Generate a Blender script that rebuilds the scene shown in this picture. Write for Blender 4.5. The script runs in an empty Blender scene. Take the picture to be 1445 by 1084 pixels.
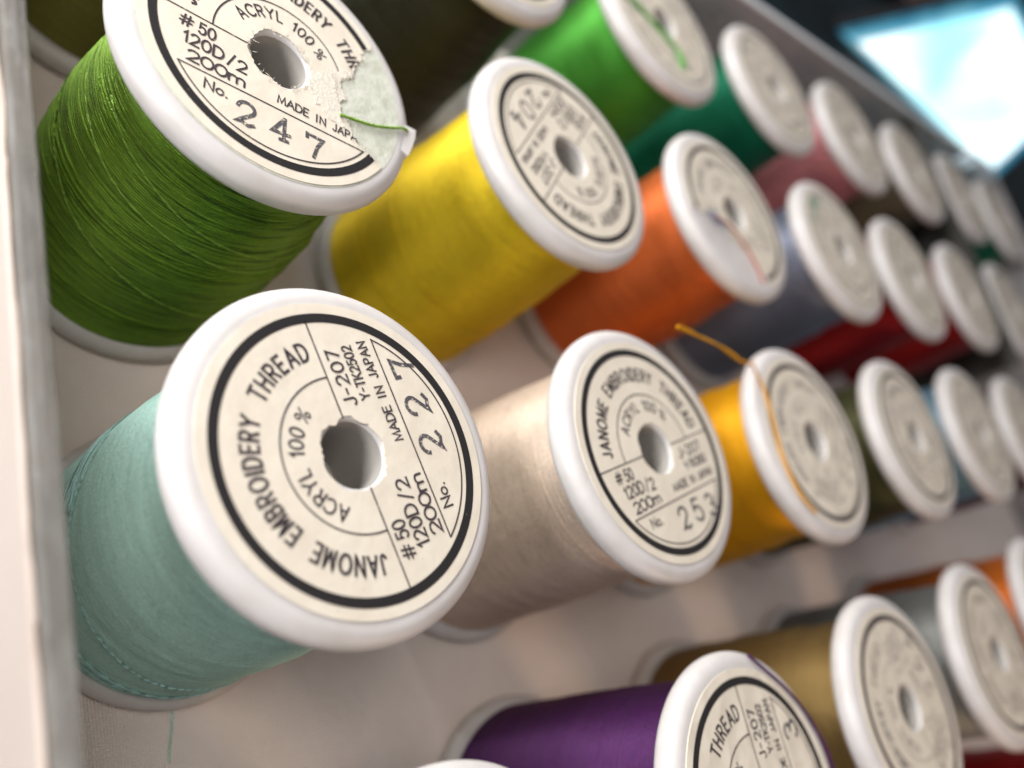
import bpy, bmesh, math, random
from math import sin, cos, pi, radians as rad
from mathutils import Vector, Matrix, noise
from mathutils.geometry import tessellate_polygon
random.seed(4)
sc = bpy.context.scene
# one unit is the radius of a spool flange (15 mm)
sc.unit_settings.system = 'METRIC'
sc.unit_settings.scale_length = 0.015
C = sc.collection

# ------------------------------------------------------------------ camera
cd = bpy.data.cameras.new('camera')
cam = bpy.data.objects.new('camera', cd)
C.objects.link(cam)
cd.sensor_width = 36
cd.lens = 36 * 1214.95 / 1445
rx = (0.70187382, -0.24185809, 0.66998344)
dn = (0.03353863, -0.92832557, -0.37025233)
fw = (0.71151129, 0.28234075, -0.64345583)
m = Matrix(((rx[0], -dn[0], -fw[0], -2.7889), (rx[1], -dn[1], -fw[1], -1.15335), (rx[2], -dn[2], -fw[2], 3.61579), (0, 0, 0, 1)))
cam.matrix_world = m
cd.clip_start = 0.05
cd.clip_end = 2000
cd.dof.use_dof = True
cd.dof.focus_distance = 5.1
cd.dof.aperture_fstop = 0.225
sc.camera = cam

# ------------------------------------------------------------------ light
w = bpy.data.worlds.new('World')
sc.world = w
w.use_nodes = True
w.node_tree.nodes['Background'].inputs[0].default_value = (0.95, 0.93, 1.0, 1)
w.node_tree.nodes['Background'].inputs[1].default_value = 0.27
sc.view_settings.view_transform = 'Standard'
sc.view_settings.look = 'None'
sc.view_settings.exposure = -0.1
sc.view_settings.gamma = 1.0


def area(name, loc, target, size, power, col, sy=None):
    l = bpy.data.lights.new(name, 'AREA')
    l.energy = power
    l.color = col
    l.shape = 'RECTANGLE'
    l.size = size
    l.size_y = sy or size
    o = bpy.data.objects.new(name, l)
    C.objects.link(o)
    o.location = loc
    o.rotation_euler = (Vector(target) - Vector(loc)).to_track_quat('-Z', 'Y').to_euler()
    return o


area('window_light', (-5, 16, 5.5), (2, 1, -1), 6, 4100, (1.0, 0.98, 0.96), 5)
area('side_fill', (-13, 5, 5.5), (0, 1, -1), 4, 3000, (0.98, 0.98, 1.0), 4)  # unseen light added to lift the left sides of the near spools
area('room_lamp', (8, -12, 4.5), (1, 0, -1.2), 3.0, 420, (1.0, 0.66, 0.40), 2)
area('ceiling_light', (-7, 0, 13), (0, 0, -2), 5, 1000, (1.0, 0.93, 0.88), 6)


# ------------------------------------------------------------------ materials
def mat(name, col=(.8, .8, .8), rough=.5, **kw):
    M = bpy.data.materials.new(name)
    M.use_nodes = True
    b = M.node_tree.nodes['Principled BSDF']
    b.inputs['Base Color'].default_value = (*col, 1)
    b.inputs['Roughness'].default_value = rough
    for k, v in kw.items():
        b.inputs[k].default_value = v
    return M, M.node_tree, b


def nd(nt, t, **kw):
    n = nt.nodes.new(t)
    for k, v in kw.items():
        if k.startswith('i_'):
            n.inputs[k[2:].replace('_', ' ')].default_value = v
        else:
            setattr(n, k, v)
    return n


def coords(nt, scale=(1, 1, 1), kind='Object'):
    tc = nd(nt, 'ShaderNodeTexCoord')
    mp = nd(nt, 'ShaderNodeMapping')
    mp.inputs['Scale'].default_value = scale
    nt.links.new(tc.outputs[kind], mp.inputs[0])
    return mp.outputs[0]


def noise_node(nt, vec, scale, detail=3, rough=.5):
    n = nd(nt, 'ShaderNodeTexNoise')
    n.inputs['Scale'].default_value = scale
    n.inputs['Detail'].default_value = detail
    n.inputs['Roughness'].default_value = rough
    nt.links.new(vec, n.inputs['Vector'])
    return n.outputs['Fac']


def ramp(nt, fac, stops):
    r = nd(nt, 'ShaderNodeValToRGB')
    e = r.color_ramp.elements
    while len(e) < len(stops):
        e.new(0.5)
    for i, (p, c) in enumerate(stops):
        e[i].position = p
        e[i].color = (*c, 1) if len(c) == 3 else c
    nt.links.new(fac, r.inputs[0])
    return r.outputs[0]


def bump(nt, b, h, strength, dist, prev=None):
    n = nd(nt, 'ShaderNodeBump')
    n.inputs['Strength'].default_value = strength
    n.inputs['Distance'].default_value = dist
    nt.links.new(h, n.inputs['Height'])
    if prev:
        nt.links.new(prev, n.inputs['Normal'])
    if b:
        nt.links.new(n.outputs[0], b.inputs['Normal'])
    return n.outputs[0]


def mathn(nt, op, a, b=None, v=None):
    n = nd(nt, 'ShaderNodeMath', operation=op)
    nt.links.new(a, n.inputs[0])
    if b is not None:
        nt.links.new(b, n.inputs[1])
    if v is not None:
        n.inputs[1].default_value = v
    return n.outputs[0]


def thread_mat(name, col, fine=True, rough=.55, spec=.5, metal=.55, tint=None, gaps=False):
    M, nt, b = mat('thread_' + name, col, rough)
    L = nt.links
    obj = coords(nt)
    st = coords(nt, (1.2, 1.2, 38))
    n1 = noise_node(nt, st, 1.0, 6, .65)
    st2 = coords(nt, (7, 7, 90))
    n2 = noise_node(nt, st2, 1.0, 3, .6)
    d = tuple(max(0, c * .86) for c in col)
    l = tuple(min(1, c * 1.07 + .003) for c in col)
    if tint:
        d = tuple(max(0, c * .75 * t) for c, t in zip(col, tint))
    mix = mathn(nt, 'ADD', mathn(nt, 'MULTIPLY', n1, v=.55), mathn(nt, 'MULTIPLY', n2, v=.45))
    c = ramp(nt, mix, [(.36, d), (.5, col), (.66, l)])
    if gaps:
        # thin dark gaps between loosely laid turns
        gn = noise_node(nt, coords(nt, (.9, .9, 26)), 1.6, 7, .75)
        gc = ramp(nt, gn, [(.42, (.22, .26, .18)), (.475, (1, 1, 1))])
        gm = nd(nt, 'ShaderNodeMixRGB', blend_type='MULTIPLY')
        gm.inputs[0].default_value = .8
        L.new(c, gm.inputs[1])
        L.new(gc, gm.inputs[2])
        c = gm.outputs[0]
    # flecks where the twisted plies turn into and out of the light
    fl = noise_node(nt, coords(nt, (1, 1, 1.7)), 55, 2, .7)
    fc = ramp(nt, fl, [(.34, (.72, .72, .72)), (.62, (1, 1, 1))])
    mx = nd(nt, 'ShaderNodeMixRGB', blend_type='MULTIPLY')
    mx.inputs[0].default_value = .8
    L.new(c, mx.inputs[1])
    L.new(fc, mx.inputs[2])
    L.new(mx.outputs[0], b.inputs['Base Color'])
    b.inputs['Specular IOR Level'].default_value = spec
    b.inputs['Sheen Weight'].default_value = .04
    b.inputs['Sheen Roughness'].default_value = .4
    b.inputs['Sheen Tint'].default_value = (*[min(1, x * .6 + .35) for x in col], 1)
    b.inputs['Anisotropic'].default_value = .95
    b.inputs['Anisotropic Rotation'].default_value = .25
    b.inputs['Metallic'].default_value = metal
    tg = nd(nt, 'ShaderNodeTangent', direction_type='RADIAL', axis='Z')
    L.new(tg.outputs[0], b.inputs['Tangent'])
    # the windings: fine bands round the spool, slightly wandering, and the twist of the yarn
    wv = nd(nt, 'ShaderNodeTexWave', wave_type='BANDS', bands_direction='Z')
    wv.inputs['Scale'].default_value = 17.0
    wv.inputs['Distortion'].default_value = 2.2
    wv.inputs['Detail'].default_value = 2
    wv.inputs['Detail Scale'].default_value = .6
    L.new(obj, wv.inputs['Vector'])
    tw = noise_node(nt, coords(nt, (1, 1, 1.8)), 60, 2, .6)
    h = mathn(nt, 'ADD', wv.outputs['Fac'], mathn(nt, 'MULTIPLY', tw, v=1.6))
    p = bump(nt, None, h, .9, .008)
    p = bump(nt, None, n1, .35, .02, p)
    bump(nt, b, n2, .35, .012, p)
    return M


PL, nt, b = mat('white_plastic', (.64, .61, .59), .42)
b.inputs['Subsurface Weight'].default_value = .35
b.inputs['Subsurface Radius'].default_value = (.12, .11, .10)
b.inputs['Subsurface Scale'].default_value = 1.0
o_ = coords(nt)
n_ = noise_node(nt, o_, 2.2, 5, .6)
nt.links.new(ramp(nt, n_, [(.32, (.53, .50, .475)), (.55, (.59, .565, .55)), (.8, (.61, .59, .58))]), b.inputs['Base Color'])
bump(nt, b, noise_node(nt, o_, 90, 3), .12, .004)

COREPL, _, _ = mat('shaded_core_plastic', (.34, .32, .29), .5)  # greyer than the flanges, so the colour carries the shade inside the bore

PAPER, nt, b = mat('label_paper', (.72, .66, .54), .62)
o_ = coords(nt)
n_ = noise_node(nt, o_, 3.0, 6, .62)
n2 = noise_node(nt, o_, 22, 4, .7)
c1 = ramp(nt, n_, [(.3, (.59, .53, .43)), (.6, (.655, .60, .50))])
c2 = ramp(nt, n2, [(.24, (.50, .43, .33)), (.36, (1, 1, 1))])
mx = nd(nt, 'ShaderNodeMixRGB', blend_type='MULTIPLY')
mx.inputs[0].default_value = .55
nt.links.new(c1, mx.inputs[1])
nt.links.new(c2, mx.inputs[2])
nt.links.new(mx.outputs[0], b.inputs['Base Color'])
p_ = bump(nt, None, noise_node(nt, o_, 160, 3), .25, .003)
bump(nt, b, noise_node(nt, o_, 5, 3), .35, .02, p_)

CRUMPLED = PAPER.copy()
CRUMPLED.name = 'crumpled_label_paper'
nt = CRUMPLED.node_tree
b = nt.nodes['Principled BSDF']
v_ = nd(nt, 'ShaderNodeTexVoronoi', feature='F1')
v_.inputs['Scale'].default_value = 6
nt.links.new(coords(nt), v_.inputs['Vector'])
bump(nt, b, v_.outputs['Distance'], .35, .03)

FIBRE, nt, b = mat('torn_paper_fibre', (.74, .69, .59), .9)
bump(nt, b, noise_node(nt, coords(nt), 45, 6, .8), .9, .02)

GLUE, nt, b = mat('old_glue', (.52, .535, .45), .3)
o_ = coords(nt)
nt.links.new(ramp(nt, noise_node(nt, o_, 6, 7, .7), [(.28, (.40, .41, .33)), (.5, (.53, .545, .46)), (.7, (.60, .61, .53))]), b.inputs['Base Color'])
bump(nt, b, noise_node(nt, o_, 14, 6, .65), .5, .02)


def ink(name, dark, lo, hi, scale, detail=6):
    M, nt, b = mat(name, dark, .8, **{'Specular IOR Level': .12})
    n = noise_node(nt, coords(nt), scale, detail, .7)
    nt.links.new(ramp(nt, n, [(lo, (.58, .52, .42)), (hi, dark)]), b.inputs['Base Color'])
    return M


INK = ink('black_ink', (.022, .02, .021), .25, .33, 30)
FINEINK = ink('fine_printed_ink', (.05, .04, .045), .22, .4, 26)
STAMP = ink('stamped_ink', (.075, .07, .078), .35, .46, 42)
FAINT = ink('faint_grey_ink', (.20, .19, .19), .34, .56, 14)
BLUEINK, _, _ = mat('blue_pen_ink', (.16, .22, .34), .6)
GREENINK, _, _ = mat('green_pen_ink', (.20, .33, .24), .6)

CLOTH, nt, b = mat('pale_cotton_lining', (.66, .57, .50), .95)
o_ = coords(nt)
nt.links.new(ramp(nt, noise_node(nt, o_, 1.1, 5, .6), [(.3, (.84, .74, .675)), (.65, (.91, .82, .755))]), b.inputs['Base Color'])
wx = nd(nt, 'ShaderNodeTexWave', wave_type='BANDS', bands_direction='X')
wy = nd(nt, 'ShaderNodeTexWave', wave_type='BANDS', bands_direction='Y')
for q in (wx, wy):
    q.inputs['Scale'].default_value = 15
    q.inputs['Distortion'].default_value = 1.2
    q.inputs['Detail'].default_value = 2
    nt.links.new(o_, q.inputs['Vector'])
p_ = bump(nt, None, mathn(nt, 'ADD', wx.outputs['Fac'], wy.outputs['Fac']), .55, .012)
bump(nt, b, noise_node(nt, o_, 1.6, 3), .5, .12, p_)
b.inputs['Sheen Weight'].default_value = .3


def clear_plastic(name, col, fac, rough, alpha_col):
    M, nt, b = mat(name, col, rough)
    tr = nd(nt, 'ShaderNodeBsdfTransparent')
    tr.inputs[0].default_value = (*alpha_col, 1)
    ms = nd(nt, 'ShaderNodeMixShader')
    out = nt.nodes['Material Output']
    o = coords(nt)
    n = noise_node(nt, o, 1.6, 5, .6)
    r = ramp(nt, n, [(.3, (fac * .75,) * 3), (.7, (min(1, fac * 1.25),) * 3)])
    nt.links.new(r, ms.inputs[0])
    nt.links.new(tr.outputs[0], ms.inputs[1])
    nt.links.new(b.outputs[0], ms.inputs[2])
    nt.links.new(ms.outputs[0], out.inputs['Surface'])
    bump(nt, b, noise_node(nt, o, 9, 4), .2, .02)
    return M


CLEAR = clear_plastic('clear_box_plastic', (.60, .56, .56), .42, .15, (.86, .9, .88))
SMOKY = clear_plastic('hazy_divider_plastic', (.085, .082, .075), .55, .25, (.36, .36, .34))
EDGE, nt, b = mat('frosted_plastic_edge', (.47, .455, .425), .35)
o_ = coords(nt, (5, 2, 5))
nt.links.new(ramp(nt, noise_node(nt, o_, 1.7, 6, .6), [(.3, (.21, .20, .185)), (.5, (.25, .24, .22)), (.72, (.33, .33, .31))]), b.inputs['Base Color'])
bump(nt, b, noise_node(nt, o_, 5, 3), .3, .03)
RIMEDGE, _, _ = mat('bright_plastic_arris', (.78, .82, .84), .2)
TABLE, nt, b = mat('dark_table', (.012, .014, .016), .7, **{'Specular IOR Level': .1})
nt.links.new(ramp(nt, noise_node(nt, coords(nt), .12, 3), [(.4, (.006, .008, .010)), (.62, (.012, .032, .036))]), b.inputs['Base Color'])
BROWN, nt, b = mat('brown_cloth', (.21, .11, .09), .95)
bump(nt, b, noise_node(nt, coords(nt), .8, 4), .6, .3)
PANEL_BACK, _, _ = mat('black_panel_back', (.01, .01, .012), .35)

SCREEN = bpy.data.materials.new('lit_panel_face')
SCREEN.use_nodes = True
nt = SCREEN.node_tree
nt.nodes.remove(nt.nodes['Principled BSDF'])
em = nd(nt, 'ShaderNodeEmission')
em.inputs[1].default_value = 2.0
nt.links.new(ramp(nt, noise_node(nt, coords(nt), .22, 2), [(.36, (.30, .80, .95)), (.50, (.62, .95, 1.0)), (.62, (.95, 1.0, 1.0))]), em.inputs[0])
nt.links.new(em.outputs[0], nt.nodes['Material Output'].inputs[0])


# ------------------------------------------------------------------ object helpers
def mesh(name, verts, faces, smooth=False):
    me = bpy.data.meshes.new(name)
    me.from_pydata(verts, [], faces)
    me.validate()
    if smooth:
        me.polygons.foreach_set('use_smooth', [True] * len(me.polygons))
    me.update()
    return me


def obj(name, me, material, parent=None):
    o = bpy.data.objects.new(name, me)
    C.objects.link(o)
    if len(me.materials) == 0:
        me.materials.append(None)
    o.material_slots[0].link = 'OBJECT'
    o.material_slots[0].material = material
    o.parent = parent
    return o


def tag(o, label=None, cat=None, group=None, kind=None):
    for k, v in (('label', label), ('category', cat), ('group', group), ('kind', kind)):
        if v:
            o[k] = v
    return o


def lathe(profile, n=96, closed=True, wob=None):
    V, F = [], []
    m = len(profile)
    for i in range(n):
        a = 2 * pi * i / n
        for j, (r, z) in enumerate(profile):
            rr = r + (wob(a, z) if wob else 0)
            V.append((rr * cos(a), rr * sin(a), z))
    for i in range(n):
        k = (i + 1) % n
        for j in range(m if closed else m - 1):
            l = (j + 1) % m
            F.append((i * m + j, k * m + j, k * m + l, i * m + l))
    return V, F


def tube(pts, r, seg=6, cap=True, rfun=None):
    pts = [Vector(p) for p in pts]
    V, F = [], []
    n = len(pts)
    prev = None
    for i, p in enumerate(pts):
        t = (pts[min(i + 1, n - 1)] - pts[max(i - 1, 0)]).normalized()
        if prev is None:
            prev = t.orthogonal().normalized()
        u = (prev - t * prev.dot(t)).normalized()
        prev = u
        v = t.cross(u)
        rr = r * (rfun(i) if rfun else 1)
        for k in range(seg):
            a = 2 * pi * k / seg
            V.append(p + u * cos(a) * rr + v * sin(a) * rr)
    for i in range(n - 1):
        for k in range(seg):
            l = (k + 1) % seg
            F.append((i * seg + k, i * seg + l, (i + 1) * seg + l, (i + 1) * seg + k))
    if cap:
        F.append(tuple(range(seg))[::-1])
        F.append(tuple(range((n - 1) * seg, n * seg)))
    return V, F


def spline(pts, n=10):
    P = [Vector(p) for p in pts]
    P = [P[0] * 2 - P[1]] + P + [P[-1] * 2 - P[-2]]
    out = []
    for i in range(1, len(P) - 2):
        for k in range(n):
            t = k / n
            a, b, c, d = P[i - 1:i + 3]
            out.append(.5 * ((2 * b) + (c - a) * t + (2 * a - 5 * b + 4 * c - d) * t * t + (3 * b - a - 3 * c + d) * t ** 3))
    out.append(P[-2])
    return out


def yarn(pts, r, pitch=.05, fuzz=0, seed=1):
    """two plies twisted round each other, with a few stray fibres"""
    pts = [Vector(p) for p in pts]
    L = [0]
    for a, b in zip(pts, pts[1:]):
        L.append(L[-1] + (b - a).length)
    n = max(8, int(L[-1] / (pitch / 7)))
    P, j = [], 0
    for i in range(n + 1):
        s = L[-1] * i / n
        while j < len(L) - 2 and L[j + 1] < s:
            j += 1
        P.append(pts[j].lerp(pts[j + 1], (s - L[j]) / max(1e-9, L[j + 1] - L[j])))
    out = []
    up = Vector((.3, .2, 1)).normalized()
    for ph in (0, pi):
        Q = []
        for i, p in enumerate(P):
            t = (P[min(i + 1, n)] - P[max(i - 1, 0)]).normalized()
            u = t.cross(up).normalized()
            v = t.cross(u)
            a = ph + 2 * pi * i / 7
            Q.append(p + (u * cos(a) + v * sin(a)) * r * .55)
        out.append(tube(Q, r * .62, 5))
    rn = random.Random(seed)
    for k in range(fuzz):
        i = rn.randrange(1, n)
        d = Vector((rn.uniform(-1, 1), rn.uniform(-1, 1), rn.uniform(0, 1))) * rn.uniform(.02, .06)
        t = (P[i] - P[i - 1]) * 4
        out.append(tube([P[i], P[i] + d * .6 + t * .3, P[i] + d + t], .0013, 3))
    return join(out)


def join(parts):
    V, F = [], []
    for v, f in parts:
        o = len(V)
        V += [tuple(x) for x in v]
        F += [tuple(i + o for i in q) for q in f]
    return V, F


def box(x0, x1, y0, y1, z0, z1):
    V = [(x, y, z) for x in (x0, x1) for y in (y0, y1) for z in (z0, z1)]
    F = [(0, 1, 3, 2), (4, 6, 7, 5), (0, 4, 5, 1), (2, 3, 7, 6), (0, 2, 6, 4), (1, 5, 7, 3)]
    return V, F


# ------------------------------------------------------------------ stroke lettering
def arc(cx, cy, rx, ry, a0, a1, n=10):
    return [(cx + rx * cos(rad(a0 + (a1 - a0) * i / n)), cy + ry * sin(rad(a0 + (a1 - a0) * i / n))) for i in range(n + 1)]


G = {
    'A': (.80, [[(0, 0), (.40, 1), (.80, 0)], [(.14, .34), (.66, .34)]]),
    'B': (.66, [[(.33, 1), (0, 1), (0, 0), (.36, 0)] + arc(.36, .27, .28, .27, -90, 90) + [(0, .54)], arc(.33, .77, .25, .23, 90, -80)]),
    'C': (.80, [arc(.48, .5, .46, .5, 42, 318, 20)]),
    'D': (.74, [[(.26, 0), (0, 0), (0, 1), (.26, 1)] + arc(.26, .5, .46, .5, 90, -90, 16)]),
    'E': (.56, [[(.54, 1), (0, 1), (0, 0), (.54, 0)], [(0, .53), (.48, .53)]]),
    'H': (.70, [[(0, 0), (0, 1)], [(.68, 0), (.68, 1)], [(0, .52), (.68, .52)]]),
    'I': (.06, [[(.03, 0), (.03, 1)]]),
    'J': (.48, [[(.46, 1), (.46, .26)] + arc(.24, .25, .22, .25, 0, -165, 10)]),
    'K': (.66, [[(0, 0), (0, 1)], [(.60, 1), (.02, .40)], [(.22, .58), (.64, 0)]]),
    'L': (.52, [[(0, 1), (0, 0), (.52, 0)]]),
    'M': (.86, [[(0, 0), (.08, 1), (.43, .1), (.78, 1), (.86, 0)]]),
    'N': (.72, [[(0, 0), (0, 1), (.70, 0), (.70, 1)]]),
    'O': (.92, [arc(.46, .5, .46, .5, 90, 450, 26)]),
    'P': (.60, [[(0, 0), (0, 1), (.34, 1)] + arc(.34, .74, .26, .26, 90, -90) + [(.01, .48)]]),
    'R': (.64, [[(0, 0), (0, 1), (.34, 1)] + arc(.34, .74, .26, .26, 90, -90) + [(.01, .48)], [(.34, .47), (.62, 0)]]),
    'T': (.66, [[(0, 1), (.66, 1)], [(.33, 1), (.33, 0)]]),
    'Y': (.74, [[(0, 1), (.37, .48), (.74, 1)], [(.37, .48), (.37, 0)]]),
    '0': (.62, [arc(.31, .5, .31, .5, 90, 450, 24)]),
    '1': (.28, [[(.02, .76), (.22, 1), (.22, 0)]]),
    '2': (.60, [arc(.30, .70, .28, .30, 160, -30, 12) + [(.02, .0), (.60, .0)]]),
    '3': (.60, [arc(.28, .76, .25, .24, 155, -90, 10), arc(.28, .27, .30, .27, 88, -155, 12)]),
    '4': (.66, [[(.46, 0), (.46, 1), (0, .30), (.66, .30)]]),
    '5': (.60, [[(.54, 1), (.12, 1), (.06, .54)] + arc(.28, .33, .30, .33, 125, -150, 14)]),
    '6': (.60, [[(.46, 1)] + arc(.30, .32, .29, .32, 150, 500, 18)]),
    '7': (.56, [[(0, 1), (.56, 1), (.16, 0)]]),
    '#': (.90, [[(.22, 0), (.36, 1)], [(.54, 0), (.68, 1)], [(.02, .34), (.82, .34)], [(.08, .68), (.88, .68)]]),
    '%': (.78, [[(.62, 1), (.12, 0)], arc(.16, .78, .14, .2, 0, 360, 12), arc(.60, .22, .14, .2, 0, 360, 12)]),
    '8': (.60, [arc(.30, .76, .24, .24, 90, 450, 16), arc(.30, .26, .29, .26, 90, 450, 16)]),
    '9': (.60, [[(.14, 0)] + arc(.30, .68, .29, .32, -30, 320, 18)]),
    '/': (.46, [[(0, -.08), (.46, 1.06)]]),
    '-': (.40, [[(.03, .46), (.36, .46)]]),
    '.': (.12, [[(.03, .03), (.09, .03)]]),
    'o': (.56, [arc(.28, .30, .28, .30, 90, 450, 18)]),
    'm': (.86, [[(0, 0), (0, .66)], [(0, .42)] + arc(.21, .42, .21, .22, 180, 0, 8) + [(.42, 0)], [(.42, .42)] + arc(.63, .42, .21, .22, 180, 0, 8) + [(.84, 0)]]),
    ' ': (.36, []),
}
# stamped numerals, with the little feet of a numbering stamp
SG = {
    '2': (.60, [arc(.30, .72, .27, .28, 175, -35, 12) + [(.03, .06), (.20, .10), (.40, .0), (.58, .10)]]),
    '4': (.62, [[(.42, .02), (.42, 1)], [(.38, .93), (.02, .30), (.62, .30)], [(.28, .01), (.56, .01)]]),
    '7': (.56, [[(.03, .82), (.03, .99), (.55, .99), (.36, .55), (.26, .02)], [(.23, .5), (.23, .02)]]),
    '5': G['5'], '3': G['3'], '0': (.62, G['0'][1]), '6': G['6'],
}
SG['7'] = (.56, [[(.03, .80), (.03, .98), (.55, .98), (.38, .55), (.28, .02)]])


def ribbon(pts, wd, z, fn=lambda p: p, maxseg=.03):
    """a stroke of even width laid flat on the label"""
    P = []
    for i, p in enumerate(pts):
        if i:
            q = P[-1]
            d = math.hypot(p[0] - q[0], p[1] - q[1])
            if d < 1e-6:
                continue
            k = max(1, int(d / maxseg))
            for s in range(1, k + 1):
                P.append((q[0] + (p[0] - q[0]) * s / k, q[1] + (p[1] - q[1]) * s / k))
        else:
            P.append(tuple(p))
    P = [fn(p) for p in P]
    if len(P) < 2:
        return [], []
    closed = math.hypot(P[0][0] - P[-1][0], P[0][1] - P[-1][1]) < 1e-5
    if closed:
        P = P[:-1]
    else:
        for e, f in ((0, 1), (-1, -2)):
            dx, dy = P[e][0] - P[f][0], P[e][1] - P[f][1]
            L = math.hypot(dx, dy) or 1
            P[e] = (P[e][0] + dx / L * wd * .35, P[e][1] + dy / L * wd * .35)
    n = len(P)
    V, F = [], []
    for i in range(n):
        a = P[i - 1] if (i or closed) else P[i]
        c = P[(i + 1) % n] if (i < n - 1 or closed) else P[i]
        b = P[i]
        d1 = Vector((b[0] - a[0], b[1] - a[1]))
        d2 = Vector((c[0] - b[0], c[1] - b[1]))
        d1 = d1.normalized() if d1.length > 1e-9 else d2.normalized()
        d2 = d2.normalized() if d2.length > 1e-9 else d1
        nn = Vector((-(d1 + d2).y, (d1 + d2).x))
        if nn.length < 1e-6:
            nn = Vector((-d1.y, d1.x))
        nn.normalize()
        k = 1 / max(.45, nn.dot(Vector((-d1.y, d1.x))))
        h = wd / 2 * k
        V += [(b[0] + nn.x * h, b[1] + nn.y * h, z), (b[0] - nn.x * h, b[1] - nn.y * h, z)]
    for i in range(n if closed else n - 1):
        j = (i + 1) % n
        F.append((2 * i, 2 * i + 1, 2 * j + 1, 2 * j))
    return V, F


ZP = .0022


def text_strokes(s, glyphs=G, gap=.20):
    out, x = [], 0
    for ch in s:
        wd, st = glyphs.get(ch) or G[ch]
        for q in st:
            out.append([(x + p[0], p[1]) for p in q])
        x += wd + gap
    return out, x - gap


def line_text(s, x0, x1, y, h, wd, slope=0, glyphs=G, gap=.2):
    st, L = text_strokes(s, glyphs, gap)
    k = (x1 - x0) / L
    res = []
    for i, q in enumerate(st):
        res.append(ribbon([(x0 + a * k, y + b * h + slope * a * k) for a, b in q], wd, ZP + .00035 * (i % 5)))
    return res


def arc_text(s, a0, a1, r, h, wd, gap=.2):
    st, L = text_strokes(s, G, gap)
    res = []
    for i, q in enumerate(st):
        def fn(p):
            a = rad(a0 + (a1 - a0) * p[0] / L)
            return ((r + p[1] * h) * cos(a), (r + p[1] * h) * sin(a))
        res.append(ribbon(q, wd, ZP + .00035 * (i % 5), fn, .12))
    return res


def lettering():
    R = []
    lw = .0095
    R.append(ribbon([(-.765, -.012), (-.20, -.012)], lw, ZP))
    R.append(ribbon([(.20, -.012), (.765, -.012)], lw, ZP))
    R.append(ribbon(arc(0, 0, .437, .437, 181, -1, 60), lw, ZP + .0004))
    R.append(ribbon([(-.60, -.402), (.606, -.402)], lw, ZP))
    a = math.degrees(math.asin(.402 / .724))
    R.append(ribbon(arc(0, 0, .724, .724, 180 + a, 360 - a, 60), lw, ZP + .0004))
    R += arc_text('JANOME', 173.5, 131.5, .553, .097, .0170, .40)
    R += arc_text('EMBROIDERY', 121.5, 58.5, .553, .097, .0170, .40)
    R += arc_text('THREAD', 47.5, 5, .553, .097, .0170, .40)
    R += arc_text('ACRYL', 148, 92, .307, .080, .0125, .34)
    R += arc_text('100', 79, 54, .307, .080, .0125, .3)
    R += arc_text('%', 46, 34, .307, .078, .0095)
    R += line_text('#', -.625, -.545, -.130, .083, .0125)
    R += line_text('50', -.510, -.412, -.134, .083, .0140)
    R += line_text('120D', -.588, -.352, -.248, .083, .0140)
    R += line_text('/', -.325, -.285, -.252, .083, .0125)
    R += line_text('2', -.265, -.208, -.262, .083, .0140)
    R += line_text('200m', -.555, -.210, -.367, .078, .0140, gap=.1)
    R += line_text('J-207', .255, .580, -.140, .077, .0135, gap=.26)
    R += line_text('Y-TK2502', .270, .590, -.240, .062, .0112, gap=.22)
    R += line_text('MADE', .0, .205, -.348, .058, .0104)
    R += line_text('IN', .262, .325, -.350, .058, .0104, gap=.4)
    R += line_text('JAPAN', .378, .600, -.350, .058, .0104, gap=.26)
    R += line_text('No.', -.440, -.305, -.510, .070, .0112)
    return join(R)


def stamped(digs, x0=-.13, pitch=.225, y=-.63, h=.165, wd=.024, jit=.012, seed=1):
    rnd = random.Random(seed)
    R = []
    for i, d in enumerate(digs):
        if d == ' ' or d not in SG and d not in G:
            continue
        x = x0 + pitch * i
        yy = y + rnd.uniform(-jit, jit)
        R += line_text(d, x, x + .115, yy, h, wd, rnd.uniform(-.1, .1), SG)
    return join(R)


def ring_mesh(r0, r1, z, n=192):
    V, F = [], []
    for i in range(n):
        a = 2 * pi * i / n
        V += [(r0 * cos(a), r0 * sin(a), z), (r1 * cos(a), r1 * sin(a), z)]
    for i in range(n):
        j = (i + 1) % n
        F.append((2 * i, 2 * i + 1, 2 * j + 1, 2 * j))
    return V, F


def inside(poly, x, y):
    c = False
    n = len(poly)
    for i in range(n):
        x1, y1 = poly[i]
        x2, y2 = poly[i - 1]
        if (y1 > y) != (y2 > y) and x < (x2 - x1) * (y - y1) / (y2 - y1) + x1:
            c = not c
    return c


def clip(vf, poly):
    V, F = vf
    G2 = []
    for f in F:
        cx = sum(V[i][0] for i in f) / len(f)
        cy = sum(V[i][1] for i in f) / len(f)
        if not inside(poly, cx, cy):
            G2.append(f)
    return V, G2


def jag(pts, amp, n, seed=0):
    out = []
    for i in range(len(pts) - 1):
        a, b = Vector(pts[i]), Vector(pts[i + 1])
        d = b - a
        nrm = Vector((-d.y, d.x)).normalized()
        for k in range(n):
            t = k / n
            q = a + d * t
            s = noise.noise(Vector((q.x * 14 + seed, q.y * 14, seed))) * amp + noise.noise(Vector((q.x * 45 + seed, q.y * 45, seed))) * amp * .5
            out.append(tuple(q + nrm * s * (0 if (i == 0 and k == 0) else 1)))
    out.append(tuple(pts[-1]))
    return out


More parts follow.
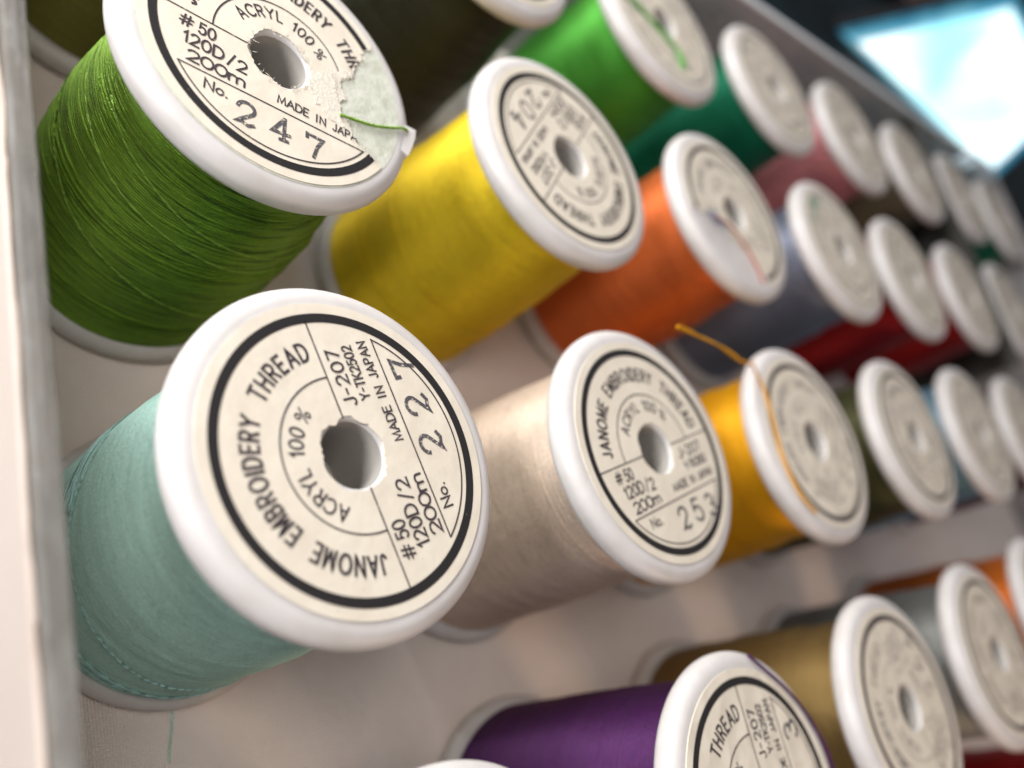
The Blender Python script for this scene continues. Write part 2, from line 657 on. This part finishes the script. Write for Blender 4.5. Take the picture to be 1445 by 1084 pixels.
def slab(outer, holes, z0, z1):
    """flat sheet with an outline, holes and a thickness"""
    loops = [[Vector((x, y, 0)) for x, y in outer]] + [[Vector((x, y, 0)) for x, y in h] for h in holes]
    tris = tessellate_polygon(loops)
    flat = [v for l in loops for v in l]
    n = len(flat)
    V = [(v.x, v.y, z1) for v in flat] + [(v.x, v.y, z0) for v in flat]
    F = []
    for t in tris:
        a, b, c = (flat[i] for i in t)
        if (b - a).cross(c - a).z < 0:
            t = (t[0], t[2], t[1])
        F.append(tuple(t))
        F.append(tuple(i + n for i in reversed(t)))
    o = 0
    for l in loops:
        m = len(l)
        for i in range(m):
            j = (i + 1) % m
            F.append((o + i, o + i + n, o + j + n, o + j))
        o += m
    return V, F


def hole_loop(seed, amp=.012, r=.205, n=72):
    out = []
    for i in range(n):
        a = 2 * pi * i / n
        q = Vector((cos(a) * 2 + seed * 7, sin(a) * 2, seed))
        rr = r + noise.noise(q) * amp * 1.3 + noise.noise(q * 5) * amp * .7
        out.append((rr * cos(a), rr * sin(a)))
    return out


LABEL_R = .872


# ------------------------------------------------------------------ the spool and its parts
def flange_mesh(top, n=128):
    """round-edged plastic disc with the bore through it; the upper one starts at z = -.008"""
    T = .19
    zt = -.008 if top else -2.48 + T
    zb = zt - T
    e = .085
    pr = [(.19, zt - .02), (.205, zt)]
    pr += [(.90, zt)]
    for k in range(1, 9):
        a = rad(90 - 90 * k / 8)
        pr.append((1 - .10 + .10 * cos(a), zt - e + e * sin(a)))
    for k in range(1, 9):
        a = rad(-90 * k / 8)
        pr.append((1 - .07 + .07 * cos(a), zb + e + e * sin(a)))
    pr += [(.5, zb), (.19, zb)]
    V, F = lathe(pr, n)
    return mesh('flange', V, F, True)


TOPF = flange_mesh(True)
BOTF = flange_mesh(False, 96)
v_, f_ = lathe([(.187, -.03), (.187, -.50), (.02, -.50), (.02, -2.4), (.189, -2.4), (.189, -.03)], 64)
v2, f2 = lathe([(.12, -.49), (.135, -.475), (.15, -.49), (.15, -.51), (.12, -.51)], 48)
COREM = mesh('core', *join([(v_, f_), (v2, f2)]))
COREM.polygons.foreach_set('use_smooth', [False] * len(COREM.polygons))


def winding_profile(r_top, r_mid, r_bot, zmid=-1.5, rows=60, seed=0, lump=.012):
    out = []
    z0, z1 = -.19, -2.30
    for i in range(rows + 1):
        t = i / rows
        z = z0 + (z1 - z0) * t
        if z > zmid:
            k = (z - z0) / (zmid - z0)
            k = k * k * (3 - 2 * k)
            r = r_top + (r_mid - r_top) * k
        else:
            k = (z - zmid) / (z1 - zmid)
            r = r_mid + (r_bot - r_mid) * k * k
        r += noise.noise(Vector((seed * 3.1, 0, z * 9))) * lump + noise.noise(Vector((seed * 3.1, 5, z * 2.2))) * lump
        out.append((r, z))
    return out


def winding(r_top, r_mid, r_bot, zmid=-1.5, rows=60, n=96, seed=0, lump=.012):
    pr = winding_profile(r_top, r_mid, r_bot, zmid, rows, seed, lump)
    V, F = lathe([(.30, pr[0][1])] + pr + [(.30, pr[-1][1])], n, True,
                 lambda a, z: noise.noise(Vector((cos(a) * 1.3 + seed, sin(a) * 1.3, z * 5 + cos(a + seed) * .7))) * lump if n > 0 else 0)
    return mesh('thread_winding', V, F, True), pr


def rad_at(pr, z):
    for (r0, z0), (r1, z1) in zip(pr, pr[1:]):
        if z1 <= z <= z0:
            return r0 + (r1 - r0) * (z - z0) / (z1 - z0)
    return pr[0][0] if z > pr[0][1] else pr[-1][0]


def strand(pr, z0, slope, a0, a1, r=.008, lift=.002, wob=.01, seed=0, seg=5, step=4):
    """a turn of yarn lying on the winding, two plies twisted so that it beads"""
    n = max(6, int(abs(a1 - a0) / step))
    pts = []
    for i in range(n + 1):
        a = rad(a0 + (a1 - a0) * i / n)
        z = z0 + slope * (a - rad(a0)) + noise.noise(Vector((a * 1.2, seed, 3))) * wob
        z = min(-.20, max(-2.29, z))
        rr = rad_at(pr, z) + lift
        pts.append((rr * cos(a), rr * sin(a), z))
    return tube(pts, r, seg, True, lambda i: 1 + .28 * sin(i * 2.1 + seed))


def make_label(seed, paper=None, hole_r=.205, amp=.012):
    outer = [(LABEL_R * cos(2 * pi * i / 160), LABEL_R * sin(2 * pi * i / 160)) for i in range(160)]
    V, F = slab(outer, [hole_loop(seed, amp, hole_r)], -.0075, 0)
    return mesh('paper_label', V, F)


SHARED_LABELS = [make_label(s) for s in range(3)]
RING = mesh('border_ring', *ring_mesh(.757, .811, ZP))
LETTERS = mesh('printed_lettering', *lettering())
LOW_WIND = [winding(.82, .89, .89, seed=s)[0] for s in (0, 1, 2)]
W = [winding(.82, .89, .89, seed=s)[1] for s in (0, 1, 2)]


def spool(x, y, rot, colour, digits, label, near=False, seed=0, wind=None, labelmesh=None, group='thread spools standing in rows in the clear box',
          letters=None, ring=None, ink_mat=None, num_x0=-.13, ring_mat=None, paper=None, pitch=.225, stamp_mesh=None):
    root = bpy.data.objects.new('thread_spool', None)
    C.objects.link(root)
    root.location = (x, y, 0)
    root.empty_display_size = .3
    tag(root, label, 'thread spool', group)
    obj('top_flange', TOPF, PL, root)
    obj('bottom_flange', BOTF, PL, root)
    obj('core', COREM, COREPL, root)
    wm = wind or LOW_WIND[seed % 3]
    wo = obj('thread_winding', wm, colour, root)
    if not wind:
        wo.rotation_euler = (0, 0, seed * 1.37)
    lab = obj('paper_label', labelmesh or SHARED_LABELS[seed % 3], paper or PAPER, root)
    lab.rotation_euler = (0, 0, rad(rot))
    obj('border_ring', ring or RING, ring_mat or INK, lab)
    obj('printed_lettering', letters or LETTERS, ink_mat or FINEINK, lab)
    if digits:
        obj('stamped_number', stamp_mesh or mesh('stamped_number', *stamped(digits, num_x0, pitch, seed=seed + 3)), STAMP if near else FAINT, lab)
    return root


def strands(root, parts, material, name='loose_thread', label=None):
    o = obj(name, mesh(name, *join(parts), True), material, root)
    if label:
        o['label'] = label
    return o


# thread colours
T_GREEN = thread_mat('grass_green', (.195, .355, .026), gaps=True, tint=(.8, 1, .8))
T_GREEN_L = thread_mat('grass_green_strand', (.24, .42, .05), metal=.4)
T_TEAL = thread_mat('aqua', (.58, .92, .82), metal=.25)
T_TEAL_L = thread_mat('aqua_strand', (.44, .70, .66), metal=.1)
T_YEL = thread_mat('yellow', (1.0, .72, .02))
T_CREAM = thread_mat('cream', (.88, .70, .55), metal=.4)
T_ORANGE = thread_mat('orange', (.95, .22, .05))
T_GOLD = thread_mat('golden_yellow', (1.0, .48, .004))
T_PURPLE = thread_mat('purple', (.095, .018, .12))
T_OLIVE = thread_mat('dark_olive', (.085, .085, .03))
T_MOSS = thread_mat('moss', (.20, .19, .03))
T_BLACK = thread_mat('black_olive', (.045, .044, .018), rough=.3)
T_LGREEN = thread_mat('bright_green', (.10, .48, .05))
T_DGREEN = thread_mat('bottle_green', (.002, .20, .10))
T_ROSE = thread_mat('rose', (.95, .36, .38))
T_KHAKI = thread_mat('khaki', (.20, .175, .11))
T_SLATE = thread_mat('slate_blue', (.30, .33, .43), rough=.5, metal=.7)
T_RED = thread_mat('dark_red', (.42, .008, .012))
T_SAGE = thread_mat('sage', (.20, .20, .13))
T_BROWN = thread_mat('bronze_brown', (.32, .21, .07), rough=.5, metal=.7)
T_TAN = thread_mat('tan', (.28, .15, .06))
T_GREY = thread_mat('steel_grey', (.32, .33, .31), rough=.5, metal=.7)
T_BLUE = thread_mat('sky_blue', (.20, .42, .55))
T_WINE = thread_mat('wine', (.10, .012, .03))
T_ORG2 = thread_mat('bright_orange', (.80, .20, .02))
T_WHITE = thread_mat('white', (.65, .65, .62))

# ------------------------------------------------------------------ the box
tab = obj('table', mesh('table', [(-200, -200, -2.75), (400, -200, -2.75), (400, 400, -2.75), (-200, 400, -2.75)], [(0, 1, 2, 3)]), TABLE)
tag(tab, kind='structure')


def grid_sheet(x0, x1, y0, y1, z, nx, ny, amp):
    V, F = [], []
    for i in range(nx + 1):
        for j in range(ny + 1):
            x, y = x0 + (x1 - x0) * i / nx, y0 + (y1 - y0) * j / ny
            V.append((x, y, z + noise.noise(Vector((x * .5, y * .5, 2))) * amp - amp * .6))
    for i in range(nx):
        for j in range(ny):
            a = i * (ny + 1) + j
            F.append((a, a + ny + 1, a + ny + 2, a + 1))
    return V, F


lin = obj('cloth_lining', mesh('cloth_lining', *grid_sheet(-1.35, 19.5, -9, 6.6, -2.48, 120, 90, .03), True), CLOTH)
tag(lin, 'pale pinkish cotton cloth lining the floor of the box under the spools', 'cloth')

boxr = bpy.data.objects.new('storage_box', None)
C.objects.link(boxr)
boxr.location = (9, -1, -2.7)
tag(boxr, 'clear plastic box with frosted edges holding all the thread spools', 'box')


def part(name, vf, material, label=None, smooth=False):
    V, F = vf
    o = obj(name, mesh(name, [(a - 9, b + 1, c + 2.7) for a, b, c in V], F, smooth), material, boxr)
    if label:
        o['label'] = label
    return o


def wall_y(y0, y1, xin, thick, z0, z1, lean, n=160, rough=.006):
    """wall running along y whose top edge is slightly chipped"""
    V, F = [], []
    for i in range(n + 1):
        y = y0 + (y1 - y0) * i / n
        x = xin + lean * y
        j1 = noise.noise(Vector((y * 2.3, 1, 0))) * rough + max(0, noise.noise(Vector((y * 6, 8, 0))) - .35) * rough * 6
        j2 = noise.noise(Vector((y * 2.6, 4, 0))) * rough + max(0, noise.noise(Vector((y * 5, 3, 0))) - .35) * rough * 8
        sec = [(x, z0), (x + j1 * .3, z1 - .03), (x - .018 + j1, z1 - .004), (x - thick * .5, z1 + .004 * sin(y * 3)), (x - thick + .018 - j2, z1 - .004), (x - thick, z1 - .03), (x - thick, z0)]
        V += [(a, y, b) for a, b in sec]
    m = 7
    for i in range(n):
        for k in range(m - 1):
            a = i * m + k
            F.append((a, a + 1, a + m + 1, a + m))
    return V, F


part('floor_panel', box(-1.9, 19.7, -9, 6.7, -2.70, -2.56), EDGE)
FROST = CLOTH.copy()
FROST.name = 'thin_pale_sheet'
nt = FROST.node_tree
tl = nd(nt, 'ShaderNodeBsdfTranslucent')
tl.inputs[0].default_value = (.95, .88, .82, 1)
ms = nd(nt, 'ShaderNodeMixShader')
ms.inputs[0].default_value = .6
for l_ in list(nt.nodes['Principled BSDF'].inputs['Normal'].links):
    nt.links.remove(l_)
nt.links.new(nt.nodes['Principled BSDF'].outputs[0], ms.inputs[1])
nt.links.new(tl.outputs[0], ms.inputs[2])
nt.links.new(ms.outputs[0], nt.nodes['Material Output'].inputs['Surface'])
FEDGE = EDGE.copy()
FEDGE.name = 'frosted_clear_plastic'
nt = FEDGE.node_tree
b = nt.nodes['Principled BSDF']
tl = nd(nt, 'ShaderNodeBsdfTransparent')
tl.inputs[0].default_value = (.9, .9, .88, 1)
ms = nd(nt, 'ShaderNodeMixShader')
ms.inputs[0].default_value = .45
nt.links.new(b.outputs[0], ms.inputs[1])
nt.links.new(tl.outputs[0], ms.inputs[2])
nt.links.new(ms.outputs[0], nt.nodes['Material Output'].inputs['Surface'])
part('side_wall', wall_y(-9, 6.6, -1.555, .118, -2.5, 0, .018), FEDGE, 'frosted near wall with a chipped top edge')
# pale sheet added outside the near wall, translucent to pass soft light
part('outer_sheet', join([wall_y(-9, 6.6, -1.685, .02, -2.68, -.03, .018, rough=.02)]), FROST, 'pale translucent sheet over the outside of the near wall')
part('back_wall', box(-1.7, 19.6, 6.56, 6.66, -2.5, -.02), CLEAR, 'clear wall behind the rows')
part('back_wall_edge', box(-1.7, 19.6, 6.553, 6.667, -.02, .02), RIMEDGE)
part('divider', box(14.33, 14.39, 1.3, 6.5, -2.5, .0), SMOKY, 'hazy upright divider in front of the last two columns')
part('end_wall', box(19.5, 19.6, -9, 6.5, -2.5, .0), CLEAR)

# ------------------------------------------------------------------ near spools
# grass green, 247, torn label
TEAR = [(.878 * cos(rad(a + 14)), .878 * sin(rad(a + 14))) for a in (27,)]
def P(r, d): return (r * cos(rad(d)), r * sin(rad(d)))
tear_w = [P(.885, 27 + 14), P(.765, 24 + 14), P(.70, 21 + 14), P(.655, 17.5 + 14), P(.58, 12 + 14), P(.50, 5 + 14), P(.41, -3 + 14), P(.375, -13 + 14), P(.42, -26 + 14), P(.47, -36 + 14), P(.535, -40 + 14), P(.60, -43.5 + 14), P(.66, -47 + 14), P(.72, -46 + 14), P(.80, -46 + 14), P(.885, -44 + 14)]
tj = jag(tear_w, .035, 6, 3)
a_start, a_end = 41.0, -30.0       # the torn gap on the rim, in label degrees
outer = [P(LABEL_R, a) for a in [a_start + 1 + i * (360 - (a_start - a_end) - 2) / 130 for i in range(131)]]
inner_t = [q for q in reversed(tj) if math.hypot(*q) < LABEL_R - .004]
lv = slab(outer + inner_t, [hole_loop(5, .02, .212)], -.0075, 0)
L247 = mesh('paper_label', *lv)
clip_poly = tj + [P(1.1, -30), P(1.2, 5), P(1.1, 41)]
ring247 = mesh('border_ring', *clip(ring_mesh(.757, .811, ZP, 720), clip_poly))
let247 = mesh('printed_lettering', *clip(clip(lettering(), clip_poly), [(.21, .03), (.21, -.275), (.9, -.275), (.9, .03)]))
wg, prg = winding(.80, .925, .93, -1.25, 200, 160, 11, .010)
s247 = spool(-.091, 2.532, -14, T_GREEN, '247', 'grass green thread spool with torn label stamped 247 beside the near wall', True, 11, wg, L247, letters=let247, ring=ring247, num_x0=-.245, pitch=.222)
lab247 = [c for c in s247.children if c.name.startswith('paper_label')][0]
gl = obj('glue_residue', mesh('glue_residue', *slab([P(.885, i * 3) for i in range(120)], [hole_loop(9, .004, .212)], -.0079, -.0060)), GLUE, s247)
gl.scale = (1, 1, 1)
fib_out = jag([P(.60, 28), P(.53, 20), P(.45, 12), P(.44, 0), P(.44, -12), P(.48, -25), P(.53, -33), P(.44, -36), P(.33, -36), P(.225, -30), P(.22, 0), P(.28, 14), P(.44, 22), P(.60, 28)], .05, 6, 12)[:-1]
fb = obj('torn_fibres', mesh('torn_fibres', *slab(fib_out, [], -.006, .0035)), FIBRE, lab247)
rnd = random.Random(5)
hair = []
for i in range(110):
    t = rnd.random()
    if i < 70:
        q = tj[int(t * (len(tj) - 1))]
        if math.hypot(*q) > .84:
            continue
    else:
        q = P(rnd.uniform(.19, .23), rnd.uniform(0, 360))
    a = rnd.uniform(0, 2 * pi)
    l = rnd.uniform(.015, .05)
    p0 = Vector((q[0], q[1], .003))
    p1 = p0 + Vector((cos(a) * l * .5, sin(a) * l * .5, rnd.uniform(.0, .02)))
    p2 = p0 + Vector((cos(a + .5) * l, sin(a + .5) * l, rnd.uniform(-.002, .02)))
    hair.append(tube([p0, p1, p2], .0016, 3))
hf = obj('paper_hairs', mesh('paper_hairs', *join(hair)), FIBRE, lab247)
hf['kind'] = 'stuff'
# green yarn end caught in the notch of the flange
end_pts = spline([P(.47, -40) + (.012,), P(.56, -33) + (.010,), P(.68, -27) + (.012,), P(.80, -21) + (.012,), P(.875, -17.5) + (.012,), P(.93, -15.5) + (.004,), P(.99, -14) + (-.04,), P(1.01, -13.5) + (-.1,)], 8)
strands(s247, [yarn(end_pts, .0105, .045, 12)], T_GREEN_L, 'thread_end')
tabv = []
for a, r0, r1 in ((-12, .90, 1.035), (-16, .90, 1.03), (-21, .90, 1.012), (-27, .90, .995)):
    for z in (-.012, -.19):
        tabv += [P(r0, a) + (z,), P(r1, a) + (z,)]
tf = []
for i in range(3):
    o = i * 4
    tf += [(o, o + 1, o + 5, o + 4), (o + 2, o + 6, o + 7, o + 3), (o + 1, o + 3, o + 7, o + 5)]
tf += [(0, 2, 3, 1), (12, 13, 15, 14)]
nb = obj('thread_catch', mesh('thread_catch', tabv, tf), PL, s247)
sp = []
rnd = random.Random(8)
for i in range(46):
    z = rnd.uniform(-.22, -1.3) if i < 34 else rnd.uniform(-1.3, -2.2)
    sp.append(strand(prg, z, rnd.uniform(-.012, .035), 130 + rnd.uniform(-30, 30), 390 + rnd.uniform(-40, 40), rnd.uniform(.006, .0085), rnd.uniform(-.004, .001), .006, i))
strands(s247, sp, T_GREEN, 'crossing_threads')
strands(s247, [strand(prg, -1.12, -.30, 165, 300, .0085, .008, .03, 77), strand(prg, -.55, -.22, 190, 380, .0085, .006, .03, 78), strand(prg, -.75, -.16, 170, 300, .008, .006, .03, 79)], T_GREEN_L, 'loose_thread')

# aqua, 227
wt, prt = winding(.85, .92, .935, -1.5, 200, 160, 21, .006)
L227 = make_label(21, amp=.02)
s227 = spool(-.125, -.009, 102.5, T_TEAL, '227', 'pale aqua thread spool with label stamped 227, nearest to the camera', True, 21, wt, L227, num_x0=-.125, pitch=.235)
strands(s227, [strand(prt, -1.35, -.28, 140, 330, .0075, .006, .02, 5), strand(prt, -1.96, -.14, 165, 330, .0085, .008, .02, 6),
               strand(prt, -2.0, -.13, 168, 330, .0085, .008, .02, 9), strand(prt, -2.12, -.05, 150, 330, .0085, .008, .02, 7),
               strand(prt, -1.55, .02, 110, 170, .009, .010, .02, 8), strand(prt, -1.62, .02, 110, 168, .009, .014, .02, 15), strand(prt, -1.72, .03, 110, 165, .008, .010, .02, 16)], T_TEAL_L)

# yellow, 204
wy_, pry = winding(.84, .90, .92, -1.5, 120, 128, 31, .006)
s204 = spool(2.64, 2.54, -134, T_YEL, '204', 'bright yellow thread spool between the grass green and the orange spools', True, 31, wy_, num_x0=-.22, pitch=.2)
strands(s204, [strand(pry, -1.2, -.12, 120, 350, .008, .006, .02, 3), strand(pry, -1.75, -.05, 150, 350, .008, .004, .02, 4), strand(pry, -1.9, .04, 150, 350, .008, .004, .02, 14)], T_YEL)

# cream, 253
wc_, prc = winding(.85, .90, .92, -1.5, 160, 128, 41, .005)
s253 = spool(2.59, -.04, 12, T_CREAM, '253', 'cream thread spool stamped 253 between the aqua and the golden yellow spools', True, 41, wc_, num_x0=-.085, pitch=.21)
rnd = random.Random(2)
strands(s253, [strand(prc, rnd.uniform(-.3, -2.1), rnd.uniform(-.02, .02), 120 + rnd.uniform(-30, 30), 330, .0055, -.002, .004, i) for i in range(16)], T_CREAM, 'crossing_threads')

# golden yellow
s_gold = spool(5.272, -.014, 50, T_GOLD, '226', 'golden yellow thread spool with a loose strand over its worn label', False, 2, ink_mat=FAINT, ring_mat=FINEINK)
gp = spline([(3.0, .888, .25), (3.28, .858, .219), (3.72, .808, .167), (4.06, .706, .13), (4.36, .72, .07), (4.50, .67, .02), (4.56, .45, .012), (4.52, .17, .012), (4.47, -.17, .012), (4.56, -.52, .012), (4.72, -.70, .012)], 10)
gp = [Vector(q) - Vector((5.272, -.014, 0)) for q in gp]
strands(s_gold, [yarn(gp, .013, .06, 30), tube([q + Vector((0, .012 * sin(i * .3), .012)) for i, q in enumerate(gp[:42])], .009, 5)], T_GOLD, 'loose_thread', 'stray golden strand reaching up to the left')

# orange with a half torn label
tear_o = jag([P(.9, 185), P(.50, 196), P(.45, 228), P(.47, 262), P(.62, 280), P(.9, 287)], .03, 6, 2)
a0, a1 = 287, 185 + 360
outer_o = [P(LABEL_R, a0 + 1 + i * (a1 - a0 - 2) / 130) for i in range(131)]
LO = mesh('paper_label', *slab(outer_o + [q for q in tear_o if math.hypot(*q) < LABEL_R - .004], [hole_loop(6)], -.0075, 0))
cp = tear_o + [P(1.2, 280), P(1.3, 236), P(1.2, 190)]
s_or = spool(5.3, 2.534, 0, T_ORANGE, None, 'orange thread spool with a torn label and a red strand across it', False, 1, None, LO,
             letters=mesh('printed_lettering', *clip(lettering(), cp)), ring=mesh('border_ring', *clip(ring_mesh(.757, .811, ZP, 360), cp)), ink_mat=FAINT, ring_mat=FINEINK)
T_REDS = thread_mat('salmon_strand', (.60, .12, .07))
strands(s_or, [tube(spline([(-.51, -.15, .014), (-.36, -.17, .014), (-.2, -.26, .014), (-.05, -.45, .014), (.03, -.66, .014), (.05, -.83, .014)], 8), .012, 5)], T_REDS)
lo = [c for c in s_or.children if c.name.startswith('paper_label')][0]
obj('pen_mark', mesh('pen_mark', *join([ribbon([(-.56, -.12), (-.48, -.2), (-.42, -.16), (-.34, -.27)], .05, .004), ribbon([(-.5, -.08), (-.44, -.13)], .05, .005)])), BLUEINK, lo)

# purple with a crumpled label
wp, prp = winding(.85, .90, .91, -1.5, 120, 128, 51, .006)
s_pu = spool(2.642, -2.548, 89, T_PURPLE, '  3', 'deep purple thread spool with a crumpled label at the lower edge', True, 51, wp, paper=CRUMPLED, num_x0=-.18, pitch=.235)
strands(s_pu, [tube(spline([(.30, .915, .004), (.45, .78, .012), (.62, .62, .02), (.76, .46, .02), (.86, .30, .012), (.93, .12, .012), (.97, -.08, -.01), (1.01, -.2, -.08)], 8), .012, 6)], T_PURPLE)

# ------------------------------------------------------------------ the other spools
spool(-.09, 5.0, 30, T_MOSS, None, 'moss green thread spool in the top left corner by the near wall', seed=0)
spool(2.558, 5.027, 30, T_BLACK, None, 'black-olive thread spool behind the yellow one, at the top edge', seed=1, ink_mat=FAINT)
s_lg = spool(5.268, 5.011, 70, T_LGREEN, '236', 'bright green thread spool with green strands over its label', seed=2, ink_mat=FAINT, ring_mat=FAINT)
strands(s_lg, [tube(spline([(-.95, .35, .0), (-.6, .1, .014), (-.3, -.12, .014), (-.1, -.2, .014), (.02, -.42, .014), (-.02, -.66, .014)], 8), .014, 5),
               tube(spline([(-.9, .1, .0), (-.5, -.05, .014), (-.16, -.3, .014), (.06, -.38, .014), (.1, -.6, .014)], 8), .012, 5)], T_LGREEN)
spool(7.885, 5.008, 200, T_DGREEN, '248', 'bottle green thread spool behind the slate blue one', seed=0, ink_mat=FAINT, ring_mat=FAINT)
spool(10.451, 4.968, 120, T_ROSE, '212', 'rose pink thread spool near the clear back wall', seed=1, ink_mat=FAINT, ring_mat=FAINT)
spool(13.055, 4.954, 300, T_KHAKI, '260', 'khaki thread spool, last before the divider along the back wall', seed=2, ink_mat=FAINT, ring_mat=FAINT)
spool(15.7, 5.0, 40, T_DGREEN, '248', 'dim dark green thread spool just past the divider by the back wall', seed=0, ink_mat=FAINT)
spool(18.2, 5.0, 90, T_DGREEN, '249', 'dim green thread spool in the far corner, past the divider', seed=1, ink_mat=FAINT)
s_sl = spool(8.005, 2.559, 160, T_SLATE, '231', 'slate blue thread spool with a green mark on its label', seed=2, ink_mat=FAINT, ring_mat=FAINT)
obj('pen_mark', mesh('pen_mark', *join([ribbon([(-.50, .52), (-.38, .62), (-.28, .58)], .11, .004), ribbon([(-.60, .28), (-.56, .40)], .07, .005)])), GREENINK, s_sl)
spool(10.403, 2.485, 45, T_RED, '207', 'dark red thread spool with a clean label in the middle row', seed=0, ink_mat=FAINT, ring_mat=FAINT)
spool(13.033, 2.489, 220, T_RED, '225', 'dark red thread spool with a stained label, last before the divider', seed=1, ink_mat=FAINT, ring_mat=FAINT)
spool(15.6, 2.49, 80, T_SAGE, '261', 'dim sage thread spool just past the divider in the middle row', seed=2, ink_mat=FAINT)
spool(7.954, .016, 10, T_OLIVE, '239', 'dark olive thread spool right of the golden yellow one', seed=0, ink_mat=FAINT, ring_mat=FINEINK)
spool(10.541, .045, 110, T_BLUE, '222', 'sky blue thread spool right of the dark olive one', seed=1, ink_mat=FAINT, ring_mat=FAINT)
spool(12.99, .013, 250, T_WINE, '214', 'wine thread spool at the right edge, beside the sky blue one', seed=2, ink_mat=FAINT, ring_mat=FAINT)
spool(-.02, -2.60, 20, T_WHITE, None, 'thread spool of which only the white rim shows at the bottom edge', seed=0)
spool(5.237, -2.517, 104, T_BROWN, '264', 'bronze brown thread spool right of the purple one', seed=2, ink_mat=FAINT, ring_mat=FINEINK)
spool(7.853, -2.526, 60, T_GREY, '220', 'steel grey thread spool right of the bronze brown one', seed=0, ink_mat=FAINT, ring_mat=FINEINK)
spool(10.508, -2.466, 0, T_ORG2, '203', 'bright orange thread spool cut by the right edge', seed=1, ink_mat=FAINT)
spool(10.5, -4.97, 0, T_RED, None, 'crimson thread spool just showing in the bottom right corner', seed=1, ink_mat=FAINT)

# ------------------------------------------------------------------ small things
lt = obj('thread_scrap', mesh('thread_scrap', *tube(spline([(-.19, -.99, -2.47), (-.20, -1.06, -2.465), (-.21, -1.12, -2.47), (-.245, -1.25, -2.47), (-.25, -1.32, -2.47)], 6), .007, 5), True), T_TEAL)
tag(lt, 'short scrap of aqua thread lying on the cloth below the aqua spool', 'thread scrap')

# ------------------------------------------------------------------ beyond the box
scr = bpy.data.objects.new('lit_panel', None)  # glowing panel shaped to stand for the bright patch beyond the box
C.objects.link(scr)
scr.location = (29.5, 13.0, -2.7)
tag(scr, 'glowing pale cyan screen standing on the dark table beyond the box', 'panel')
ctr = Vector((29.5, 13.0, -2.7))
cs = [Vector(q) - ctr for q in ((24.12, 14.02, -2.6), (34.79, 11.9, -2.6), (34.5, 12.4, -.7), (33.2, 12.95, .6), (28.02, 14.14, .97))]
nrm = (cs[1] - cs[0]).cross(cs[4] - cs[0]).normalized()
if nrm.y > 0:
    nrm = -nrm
obj('panel', mesh('panel', [tuple(c + nrm * .02) for c in cs], [(0, 1, 2, 3, 4)]), SCREEN, scr)
n5 = len(cs)
GLOW = bpy.data.materials.new('blue_glow_falloff')  # nested emissive sheets imitate the glow fading out at its edges
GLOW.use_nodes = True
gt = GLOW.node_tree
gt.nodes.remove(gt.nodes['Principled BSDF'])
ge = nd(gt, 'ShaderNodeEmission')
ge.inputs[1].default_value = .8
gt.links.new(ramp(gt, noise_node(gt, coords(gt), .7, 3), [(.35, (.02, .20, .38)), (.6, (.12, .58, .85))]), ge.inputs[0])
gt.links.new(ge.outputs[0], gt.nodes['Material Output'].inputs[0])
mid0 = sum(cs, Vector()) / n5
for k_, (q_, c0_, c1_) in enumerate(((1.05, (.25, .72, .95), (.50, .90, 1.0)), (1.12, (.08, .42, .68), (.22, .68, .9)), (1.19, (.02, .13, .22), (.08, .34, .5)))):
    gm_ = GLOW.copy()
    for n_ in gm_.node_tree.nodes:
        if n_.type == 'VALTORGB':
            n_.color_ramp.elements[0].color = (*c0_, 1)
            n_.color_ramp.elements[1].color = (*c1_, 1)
    obj('glow_falloff', mesh('glow_falloff', [tuple(mid0 + (c - mid0) * q_ + nrm * (.015 - .004 * k_)) for c in cs], [(0, 1, 2, 3, 4)]), gm_, scr)
mid = sum(cs, Vector()) / n5
o5 = [mid + (c - mid) * 1.21 for c in cs]
V5 = [tuple(c) for c in o5] + [tuple(c - nrm * .5) for c in o5]
F5 = [tuple(range(n5)), tuple(range(2 * n5 - 1, n5 - 1, -1))] + [(i, (i + 1) % n5, (i + 1) % n5 + n5, i + n5) for i in range(n5)]
obj('housing', mesh('housing', V5, F5), PANEL_BACK, scr)

V, F = [], []
for i in range(25):
    for j in range(17):
        x, y = 30 + i * 1.0, 19 + j * 1.0
        V.append((x, y, -2.6 + 1.2 * abs(noise.noise(Vector((x * .25, y * .25, 1)))) + .1))
for i in range(24):
    for j in range(16):
        a = i * 17 + j
        F.append((a, a + 17, a + 18, a + 1))
bc = obj('folded_cloth', mesh('folded_cloth', V, F, True), BROWN)
tag(bc, 'crumpled reddish brown cloth on the table behind the glowing screen', 'cloth')

PALE, _, _ = mat('pale_blue_reflection', (.66, .82, .90), .25)
la = bpy.data.objects.new('mock_reflection', None)  # made-up pale blocks standing in for a cyan reflection at the corner
C.objects.link(la)
la.location = (18.2, 6.42, -.35)
tag(la, 'pale bluish shapes imitating a latch on the far corner of the clear box', 'reflection')
for nme, b_ in (('reflection_plate', box(-.9, .9, -.12, .0, -.5, .45)), ('reflection_lip', box(-.7, .7, -.3, -.12, -.42, -.22)), ('reflection_bar', box(-.8, .8, -.26, -.12, .25, .43))):
    V, F = b_
    obj(nme, mesh(nme, V, F), PALE, la)
